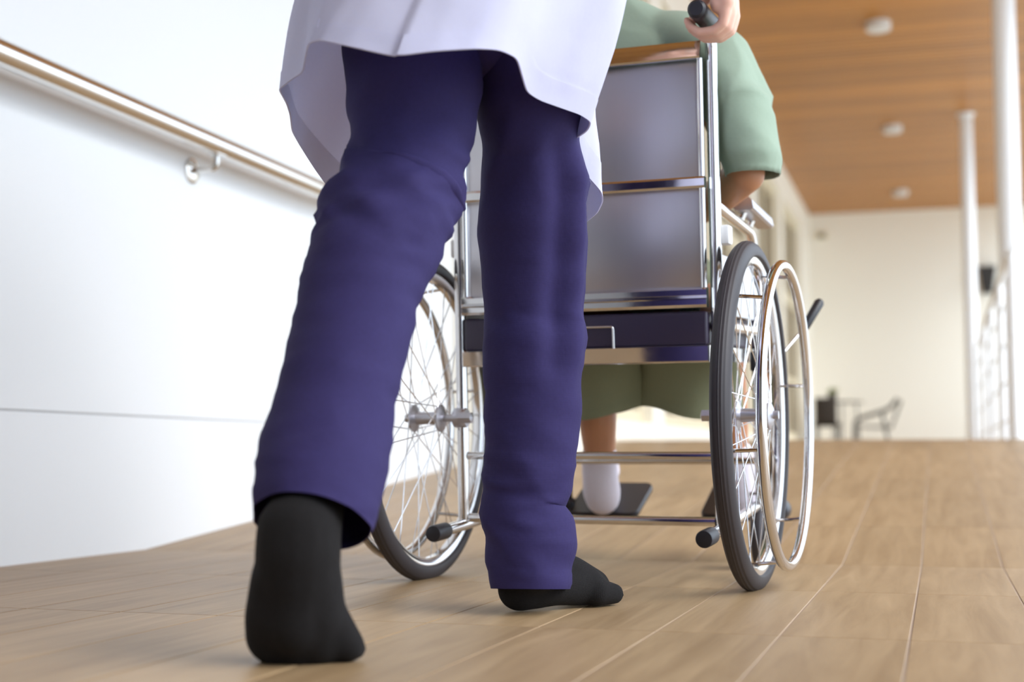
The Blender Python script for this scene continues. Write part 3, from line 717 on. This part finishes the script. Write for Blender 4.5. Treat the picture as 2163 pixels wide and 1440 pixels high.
def grip_hand(mb, side):
    """hand closed over a push handle: palm on the outer upper side, fingers round below, thumb over the top"""
    def G(ox, y, oz): return cw(side * PX + side * ox, y, 1.016 + oz)
    ys = [-0.083, -0.064, -0.044, -0.024]; rr = [0.0082, 0.0092, 0.0096, 0.0092]; ks = [0.90, 0.97, 1.0, 0.97]
    for y, r, k in zip(ys, rr, ks):
        ch = [(0.048, 0.022), (0.052 * k, -0.002), (0.046 * k, -0.026 * k), (0.026, -0.037 * k), (-0.002, -0.034), (-0.021, -0.020), (-0.026, -0.008)]
        rad = [r * 1.45, r * 1.35, r * 1.12, r * 1.08, r * 1.0, r * 0.95, r * 0.85]
        mb.capsules([V4(G(a, y + 0.004 * i * (1 if y < -0.05 else 0.3), b), q) for i, ((a, b), q) in enumerate(zip(ch, rad))], 12)
    # palm
    for y0 in (-0.080, -0.058, -0.036):
        mb.capsules([V4(G(0.050, y0, 0.012), 0.014), V4(G(0.044, y0 + 0.008, 0.045), 0.018), V4(G(0.036, y0 * 0.5 - 0.032, 0.080), 0.019)], 12)
    mb.capsules([V4(G(0.034, -0.076, 0.008), 0.015), V4(G(0.034, -0.070, 0.040), 0.018), V4(G(0.034, -0.058, 0.075), 0.017)], 12)
    wr = G(0.034, -0.060, 0.115)
    mb.capsules([V4(G(0.036, -0.050, 0.085), 0.023), V4(wr, 0.025)], 12)
    # thumb
    mb.capsules([V4(G(0.026, -0.040, 0.060), 0.017), V4(G(0.004, -0.022, 0.040), 0.0125), V4(G(-0.017, -0.010, 0.026), 0.0108), V4(G(-0.028, -0.002, 0.006), 0.009)], 12)
    return wr
wrR = grip_hand(bd, 1); wrL = grip_hand(bd, -1)
shR = chest + Vector((0.168, 0.012, 0.09)); shL = chest + Vector((-0.168, 0.012, 0.09))
def arm(mb, sh, wr, out):
    el = sh.lerp(wr, 0.52) + Vector((out, -0.02, -0.05))
    mb.capsules([V4(sh, 0.042), V4(el, 0.035), V4(wr, 0.024)]); return el
elR = arm(bd, shR, wrR, 0.05); elL = arm(bd, shL, wrL, -0.05)
body = remesh(local(bd), 'body', 'skin_light', pn, 0.0038, 5)
hair = remesh(local(hr), 'hair', 'hair_black', pn, 0.006, 4)
eyes(Matrix.Translation(-pn_loc) @ HM, pn)

# socks
def left_sock():
    b = MB()
    J = lambda *p: tuple(p)
    b.capsules([(-0.7049, 1.5306, 0.1937, 0.0420), (-0.7002, 1.5081, 0.1672, 0.0450), (-0.6924, 1.4756, 0.1447, 0.0480)])
    for ch in [[(-0.6924, 1.4733, 0.1475, 0.0480), (-0.6916, 1.4721, 0.1265, 0.0490), (-0.6955, 1.4787, 0.0970, 0.0480)], [(-0.7098, 1.4744, 0.0970, 0.0380), (-0.7217, 1.4797, 0.0539, 0.0360), (-0.7282, 1.4901, 0.0314, 0.0340), (-0.7241, 1.5189, 0.0146, 0.0320)], [(-0.6792, 1.4836, 0.0970, 0.0340), (-0.6797, 1.4922, 0.0539, 0.0360), (-0.6809, 1.5045, 0.0287, 0.0320), (-0.6770, 1.5328, 0.0173, 0.0280)], [(-0.6945, 1.4790, 0.0970, 0.0450), (-0.6981, 1.4819, 0.0492, 0.0400), (-0.7016, 1.4987, 0.0233, 0.0300), (-0.7048, 1.5352, 0.0133, 0.0280)], [(-0.6691, 1.5011, 0.0480, 0.0280), (-0.6507, 1.5196, 0.0189, 0.0200), (-0.6459, 1.5319, 0.0132, 0.0130)], [(-0.7336, 1.4765, 0.0486, 0.0220), (-0.7363, 1.4826, 0.0293, 0.0220), (-0.7228, 1.5038, 0.0112, 0.0160)]]: b.capsules(ch)
    return remesh(local(b), 'sock', 'black_sock', pn, 0.004, 14, 0.6)
left_sock()
def right_sock():
    b = MB()
    for ch in [[(-0.5933, 2.0693, 0.1004, 0.0440), (-0.5941, 2.0720, 0.0650, 0.0430), (-0.6035, 2.0851, 0.0600, 0.0400), (-0.6100, 2.0750, 0.0340, 0.0340)], [(-0.6100, 2.0750, 0.0340, 0.0340), (-0.5675, 2.1190, 0.0350, 0.0300), (-0.5296, 2.1779, 0.0300, 0.0290), (-0.5208, 2.2138, 0.0220, 0.0210), (-0.5167, 2.2349, 0.0180, 0.0160)], [(-0.5992, 2.0918, 0.0750, 0.0360), (-0.5776, 2.1255, 0.0620, 0.0340), (-0.5505, 2.1675, 0.0450, 0.0320), (-0.5277, 2.2123, 0.0300, 0.0250)], [(-0.5145, 2.1681, 0.0230, 0.0220), (-0.4945, 2.2029, 0.0180, 0.0170)], [(-0.5565, 2.1952, 0.0270, 0.0250), (-0.5339, 2.2341, 0.0200, 0.0180)]]: b.capsules(ch)
    o = remesh(local(b), 'sock', 'black_sock', pn, 0.004, 10, 0.6)
right_sock()

# coat: columns run from the hem up to the collar
HEM = [(-0.9212, 2.0982, 0.6471), (-0.9316, 2.0727, 0.6647), (-0.9444, 2.0456, 0.6925), (-0.9482, 2.0112, 0.7145), (-0.9439, 1.9693, 0.7306), (-0.9245, 1.9215, 0.7449), (-0.9072, 1.8741, 0.7482), (-0.8873, 1.8064, 0.7518), (-0.8500, 1.7653, 0.7514), (-0.8159, 1.7335, 0.7525), (-0.7913, 1.6880, 0.7590), (-0.7705, 1.6518, 0.7650), (-0.7399, 1.6197, 0.7582), (-0.6958, 1.6080, 0.7433), (-0.6555, 1.6105, 0.7317), (-0.6280, 1.6141, 0.7250), (-0.5880, 1.6307, 0.7328), (-0.5446, 1.6587, 0.7406), (-0.5221, 1.6861, 0.7451), (-0.5094, 1.7214, 0.7439), (-0.5118, 1.7534, 0.7288), (-0.5145, 1.7851, 0.7148), (-0.5064, 1.8192, 0.7116), (-0.4891, 1.8664, 0.7111), (-0.4737, 1.9128, 0.7115), (-0.4656, 1.9470, 0.7079), (-0.4787, 1.9750, 0.7012), (-0.5093, 1.9980, 0.6927), (-0.5208, 2.0370, 0.6859), (-0.5085, 2.0845, 0.6627), (-0.4923, 2.1227, 0.6402), (-0.4965, 2.1536, 0.6309), (-0.5145, 2.1911, 0.6192), (-0.5401, 2.2259, 0.6121)]
def coat():
    n = 200
    cl_ = [0]
    for a, b in zip(HEM[:-1], HEM[1:]): cl_.append(cl_[-1] + (Vector(a) - Vector(b)).length)
    hem = []
    for i in range(n):
        t = i / (n - 1) * cl_[-1]; j = max(k for k in range(len(cl_) - 1) if cl_[k] <= t + 1e-9)
        u = (t - cl_[j]) / (cl_[j + 1] - cl_[j]); hem.append(Vector(HEM[j]).lerp(Vector(HEM[j + 1]), u))
    for it in range(2):
        hem = [hem[0]] + [(hem[i - 1] + hem[i] * 2 + hem[i + 1]) / 4 for i in range(1, n - 1)] + [hem[-1]]
    seam = min(range(n), key=lambda i: (hem[i] - Vector(HEM[15])).length)
    L = [0]
    for a, b in zip(hem[:-1], hem[1:]): L.append(L[-1] + (Vector(a) - Vector(b)).length)
    fr = [l / L[-1] for l in L]
    levels = [  # centre, half width, half depth, gap angle at the front
        (Vector((-0.6339, 1.8803, 0.9019)), 0.2318, 0.1700, 26), (Vector((-0.632, 1.935, 1.02)), 0.192, 0.158, 10), (Vector((-0.622, 2.005, 1.14)), 0.182, 0.142, 4),
        (Vector((-0.612, 2.07, 1.26)), 0.200, 0.132, 3), (Vector((-0.608, 2.085, 1.325)), 0.192, 0.110, 3), (Vector((-0.606, 2.105, 1.365)), 0.115, 0.086, 8), (Vector((-0.605, 2.118, 1.395)), 0.068, 0.070, 12)]
    ux = RU.normalized(); uy = Vector((-ux.y, ux.x, 0))
    rows = []
    ctrl = []
    # angle of each column about the vertical axis, front gap to front gap round the back
    for i in range(n):
        col = [Vector(hem[i])]
        for (c, a, b, gp) in levels:
            g = math.radians(gp); th = (PI / 2 + g) + fr[i] * (2 * PI - 2 * g)   # from front-left round the back to front-right
            col.append(c + ux * math.cos(th) * a + uy * math.sin(th) * b)
        ctrl.append(col)
    nr_ = 64
    cols_ = []
    for i in range(n):
        col = spline([tuple(p) for p in ctrl[i]], nr_)
        out = []
        for k, p in enumerate(col):
            p = Vector(p); t = k / (nr_ - 1)
            c0 = Vector((-0.63, 1.97, p.z)); d = (p - c0); d.z = 0; d.normalize()
            # pleats fading upward, slight crumple
            w = wrinkle(Vector((p.x, p.y, p.z * 0.35)), 0.010 * (1 - gate(t, 0.12, 0.45)) * gate(t, 0.0, 0.06), 9, 9) + 0.0035 * ridge(p.x * 8, p.y * 8, p.z * 5 + p.x * 6, 6.1) * gate(t, 0.0, 0.05)
            pl_ = (i - seam) / n * 5.0
            vent = 0.0075 * max(0, 1 - pl_ / 0.55) * (1 - gate(t, 0.12, 0.5)) if pl_ >= 0 else 0
            out.append(p + d * (w + vent))
        cols_.append(out)
    mb = MB().rings(cols_, wrap=False)
    o = finish_cloth(local(mb), 'coat', 'coat_cloth', pn, 0.0014)
    # stitched double hem: a strip hugging the lower edge on both faces
    hb = MB()
    strip = []
    for col in cols_:
        pts = [col[0]]; acc = 0
        for a, b in zip(col[:-1], col[1:]):
            acc += (b - a).length; pts.append(b)
            if acc > 0.024: break
        fine = spline([tuple(p) for p in pts], 4) if len(pts) > 1 else [tuple(pts[0])] * 4
        strip.append([Vector(p) for p in fine])
    hb.rings(strip, wrap=False)
    h = hb.build('hem', 'coat_cloth', o, angle=60)
    h.data.transform(Matrix.Translation(-pn_loc))
    so = h.modifiers.new('thickness', 'SOLIDIFY'); so.thickness = 0.0024; so.offset = -0.2
    es = h.modifiers.new('edges', 'EDGE_SPLIT'); es.split_angle = math.radians(50)
    # sleeves
    for s_, sh, el, wr in ((1, shR, elR, wrR), (-1, shL, elL, wrL)):
        e2 = wr.lerp(el, 0.12)
        pts = [tuple(sh + Vector((-s_ * 0.075, -0.01, 0.005))) + (0.050, 0.064), tuple(sh + Vector((-s_ * 0.02, 0.0, 0.0))) + (0.066, 0.072), tuple(sh + Vector((s_ * 0.02, 0.025, -0.02))) + (0.060, 0.066), tuple(sh.lerp(el, 0.5)) + (0.055, 0.055), tuple(el) + (0.050, 0.050), tuple(el.lerp(wr, 0.5)) + (0.046, 0.046), tuple(e2) + (0.044, 0.044)]
        sm_ = cloth_tube(pts, (1, 0, 0.01), 50, 40, 0.006, None, None, None)
        finish_cloth(local(sm_), 'sleeve', 'coat_cloth', pn)
coat()

# ---- seated patient, built in the wheelchair's frame
pt_loc = cw(0, 0.2, 0.495)
pt = thing('person', 'person in pale green top and shorts sitting in the wheelchair', 'person', pt_loc)
def plocal(mb):
    mb.v = [CM @ Vector(v) - pt_loc for v in mb.v]; return mb
b = MB()
b.ellipsoid((0, 0.15, 0.58), (0.15, 0.10, 0.085)); b.capsules([(0, 0.15, 0.60, 0.10), (0, 0.13, 0.80, 0.105), (0, 0.13, 0.98, 0.10)])
b.ellipsoid((0, 0.13, 0.93), (0.155, 0.095, 0.13)); b.ellipsoid((0, 0.13, 1.03), (0.165, 0.07, 0.05))
b.capsules([(0, 0.13, 1.0, 0.07), (0, 0.145, 1.12, 0.052), (0, 0.16, 1.20, 0.05)])
hr2 = MB(); HM2 = head(b, hr2, Vector((0, 0.175, 1.265)), math.radians(-6))
SOCK = MB()
for s_ in (-1, 1):
    dx = 0.075 if s_ > 0 else -0.014
    tw = lambda f: dx * f
    b.capsules([(s_ * 0.085, 0.16, 0.565, 0.066), (s_ * 0.088 + tw(.5), 0.32, 0.560, 0.060), (s_ * 0.09 + tw(.8), 0.455, 0.535, 0.046), (s_ * 0.098 + dx, 0.462, 0.40, 0.044), (s_ * 0.100 + dx, 0.475, 0.29, 0.043), (s_ * 0.103 + dx, 0.50, 0.19, 0.033), (s_ * 0.108 + dx, 0.535, 0.125, 0.028), (s_ * (0.15 if s_ < 0 else 0.10) + dx, 0.67, 0.152, 0.02)])
    # arms: upper arm down to the elbow, forearm along the armrest
    sh, el, wr = Vector((s_ * 0.205, 0.13, 1.0)), Vector((s_ * 0.288, 0.132, 0.755)), Vector((s_ * 0.130, 0.335, 0.700))
    b.capsules([V4(sh, 0.052), V4(sh.lerp(el, 0.5), 0.044), V4(el, 0.036), V4(el.lerp(wr, 0.35), 0.038), V4(wr, 0.026)])
    f = Vector((-s_ * 0.45, 0.86, -0.22)).normalized(); g = Vector((0.86 * s_, 0.45, 0)).normalized(); h = f.cross(g) * s_
    hc = wr + f * 0.05
    HR = Matrix((g, f, h)).transposed()
    b.ellipsoid(hc, (0.038, 0.048, 0.016), 18, 10, HR)
    for k in range(4):
        fx = 0.028 - 0.0185 * k; ln = (0.052, 0.066, 0.072, 0.064)[k]
        a0 = hc + g * fx + f * 0.036
        b.capsules([V4(a0, 0.0095), V4(a0 + f * ln * 0.5 + g * fx * 0.08, 0.0085), V4(a0 + f * ln * 0.8 - h * 0.010, 0.008), V4(a0 + f * ln * 0.95 - h * 0.024, 0.007)], 10)
    a0 = hc - g * 0.03 - f * 0.015
    b.capsules([V4(a0, 0.013), V4(a0 - g * 0.022 + f * 0.028, 0.0105), V4(a0 - g * 0.030 + f * 0.055 - h * 0.008, 0.0085)], 10)
remesh(plocal(b), 'body', 'skin_tan', pt, 0.0045, 5)
remesh(plocal(hr2), 'hair', 'hair_black', pt, 0.006, 4)
eyes(Matrix.Translation(-pt_loc) @ CM @ HM2, pt)
for s_ in (-1, 1):
    q = MB(); sp = 0.9 if s_ < 0 else -0.25; dx = 0.075 if s_ > 0 else -0.014
    q.capsules([(s_ * (0.108 + -0.005 * sp) + dx, 0.497, 0.206, 0.0405), (s_ * (0.108 + -0.003 * sp) + dx, 0.505, 0.165, 0.040), (s_ * (0.108 + 0.000 * sp) + dx, 0.525, 0.125, 0.043)])
    q.capsules([(s_ * (0.108 + 0.000 * sp) + dx, 0.530, 0.112, 0.040), (s_ * (0.108 + 0.023 * sp) + dx, 0.60, 0.145, 0.034), (s_ * (0.108 + 0.052 * sp) + dx, 0.675, 0.160, 0.032), (s_ * (0.108 + 0.068 * sp) + dx, 0.72, 0.168, 0.024)])
    q.capsules([(s_ * (0.108 + 0.000 * sp) + dx, 0.525, 0.14, 0.040), (s_ * (0.108 + 0.014 * sp) + dx, 0.575, 0.158, 0.034), (s_ * (0.108 + 0.042 * sp) + dx, 0.66, 0.162, 0.03)])
    q.capsules([(s_ * (0.108 + 0.072 * sp) + dx, 0.665, 0.157, 0.024), (s_ * (0.108 + 0.088 * sp) + dx, 0.70, 0.16, 0.02)]); q.capsules([(s_ * (0.108 + 0.030 * sp) + dx, 0.68, 0.16, 0.026), (s_ * (0.108 + 0.044 * sp) + dx, 0.735, 0.167, 0.022)])
    remesh(plocal(q), 'sock', 'white_sock', pt, 0.005, 8, 0.6)
# shirt: one garment, its sleeve ends and lower edge cut open
raw = MB()
body_r = [(0, 0.14, 0.50, 0.190, 0.128), (0, 0.14, 0.60, 0.190, 0.128), (0, 0.135, 0.72, 0.182, 0.122), (0, 0.13, 0.84, 0.190, 0.120), (0, 0.128, 0.94, 0.208, 0.116), (0, 0.13, 1.00, 0.214, 0.108), (0, 0.13, 1.045, 0.190, 0.092), (0, 0.132, 1.080, 0.13, 0.078), (0, 0.138, 1.105, 0.076, 0.070)]
def closed_loft(pts, n, seg):
    P_ = spline(pts, n); fr = ring_frame(P_, (1, 0, 0))
    return MB().rings([[c + u * math.cos(2 * PI * j / seg) * q[3] + v * math.sin(2 * PI * j / seg) * q[4] for j in range(seg)] for q, (c, u, v, T) in zip(P_, fr)])
m_ = closed_loft(body_r, 40, 64); raw.add(m_.v, m_.f)
SLV = {}
for s_ in (-1, 1):
    sl = [(s_ * 0.303, 0.125, 0.752, 0.052, 0.072), (s_ * 0.298, 0.125, 0.80, 0.054, 0.076), (s_ * 0.278, 0.128, 0.87, 0.058, 0.080), (s_ * 0.252, 0.13, 0.93, 0.062, 0.086), (s_ * 0.215, 0.13, 0.985, 0.062, 0.086), (s_ * 0.165, 0.13, 1.015, 0.058, 0.080), (s_ * 0.10, 0.13, 1.03, 0.048, 0.066)]
    SLV[s_] = sl
    m_ = closed_loft(sl, 40, 48); raw.add(m_.v, m_.f)
shirt = remesh(raw, 'shirt', 'scrub_cloth', pt, 0.006, 6, 0.5)
bm = bmesh.new(); bm.from_mesh(shirt.data)
kill = [f for f in bm.faces if (abs(f.calc_center_median().x) > 0.235 and f.calc_center_median().z < 0.758 and f.normal.z < -0.5)
        or (f.calc_center_median().z < 0.508 and f.normal.z < -0.5) or (f.calc_center_median().z > 1.095 and f.normal.z > 0.5)]
bmesh.ops.delete(bm, geom=kill, context='FACES')
for v in bm.verts:
    if v.is_boundary and abs(v.co.x) > 0.235 and v.co.z < 0.79: v.co.z = 0.750
bm.normal_update()
for v in bm.verts:
    p = v.co; ax = abs(p.x)
    k = 0.004 * ridge(p.x * 9, p.y * 9, (p.z + 0.4 * p.x) * 12, 2.0)
    # drag folds from the shoulder down the sleeve and across the armpit
    if ax > 0.2:
        k += 0.010 * gate(ax, 0.22, 0.28) * ridge(p.x * 11, p.y * 11 + p.z * 3, p.z * 7, 5.0)
        k += 0.010 * bump(p.z, 0.905, 0.035) * ridge(p.x * 5, p.y * 8, (p.z - 0.6 * ax) * 16, 9.0)
    if ax > 0.235 and p.z < 0.79: k *= gate(p.z, 0.752, 0.79); q_ = v.normal.copy(); q_.z = 0; v.co = p + q_ * k
    else: v.co = p + v.normal * k
for v in bm.verts: v.co = CM @ v.co - pt_loc
bm.to_mesh(shirt.data); bm.free()
so = shirt.modifiers.new('thickness', 'SOLIDIFY'); so.thickness = 0.0016; so.offset = -1
sh_ = MB()
def fold_short(s, th, p): return 0.006 * math.sin(th * 4 + 1.0) * (1 - gate(s, 0.03, 0.12))
for s_ in (-1, 1):
    dx = 0.020 if s_ > 0 else -0.012
    q = [(s_ * 0.082 + dx, 0.450, 0.290, 0.106, 0.066), (s_ * 0.083 + dx, 0.447, 0.36, 0.106, 0.070), (s_ * 0.083 + dx, 0.442, 0.45, 0.102, 0.076), (s_ * 0.086 + dx * .8, 0.42, 0.535, 0.088, 0.080), (s_ * 0.088 + dx * .5, 0.33, 0.572, 0.086, 0.078), (s_ * 0.088, 0.22, 0.580, 0.086, 0.082), (s_ * 0.085, 0.12, 0.585, 0.090, 0.085)]
    sm_ = cloth_tube(q, (1, 0, 0), 60, 48, 0.004, None, None, None, fold_short, 0.02); sh_.add(sm_.v, sm_.f)
for v in sh_.v:
    if v.z < 0.37: v.z += 0.026 * math.exp(-((v.x - 0.01) / 0.075) ** 2) * (0.37 - v.z) / 0.08
finish_cloth(plocal(sh_), 'shorts', 'scrub_shorts_cloth', pt)
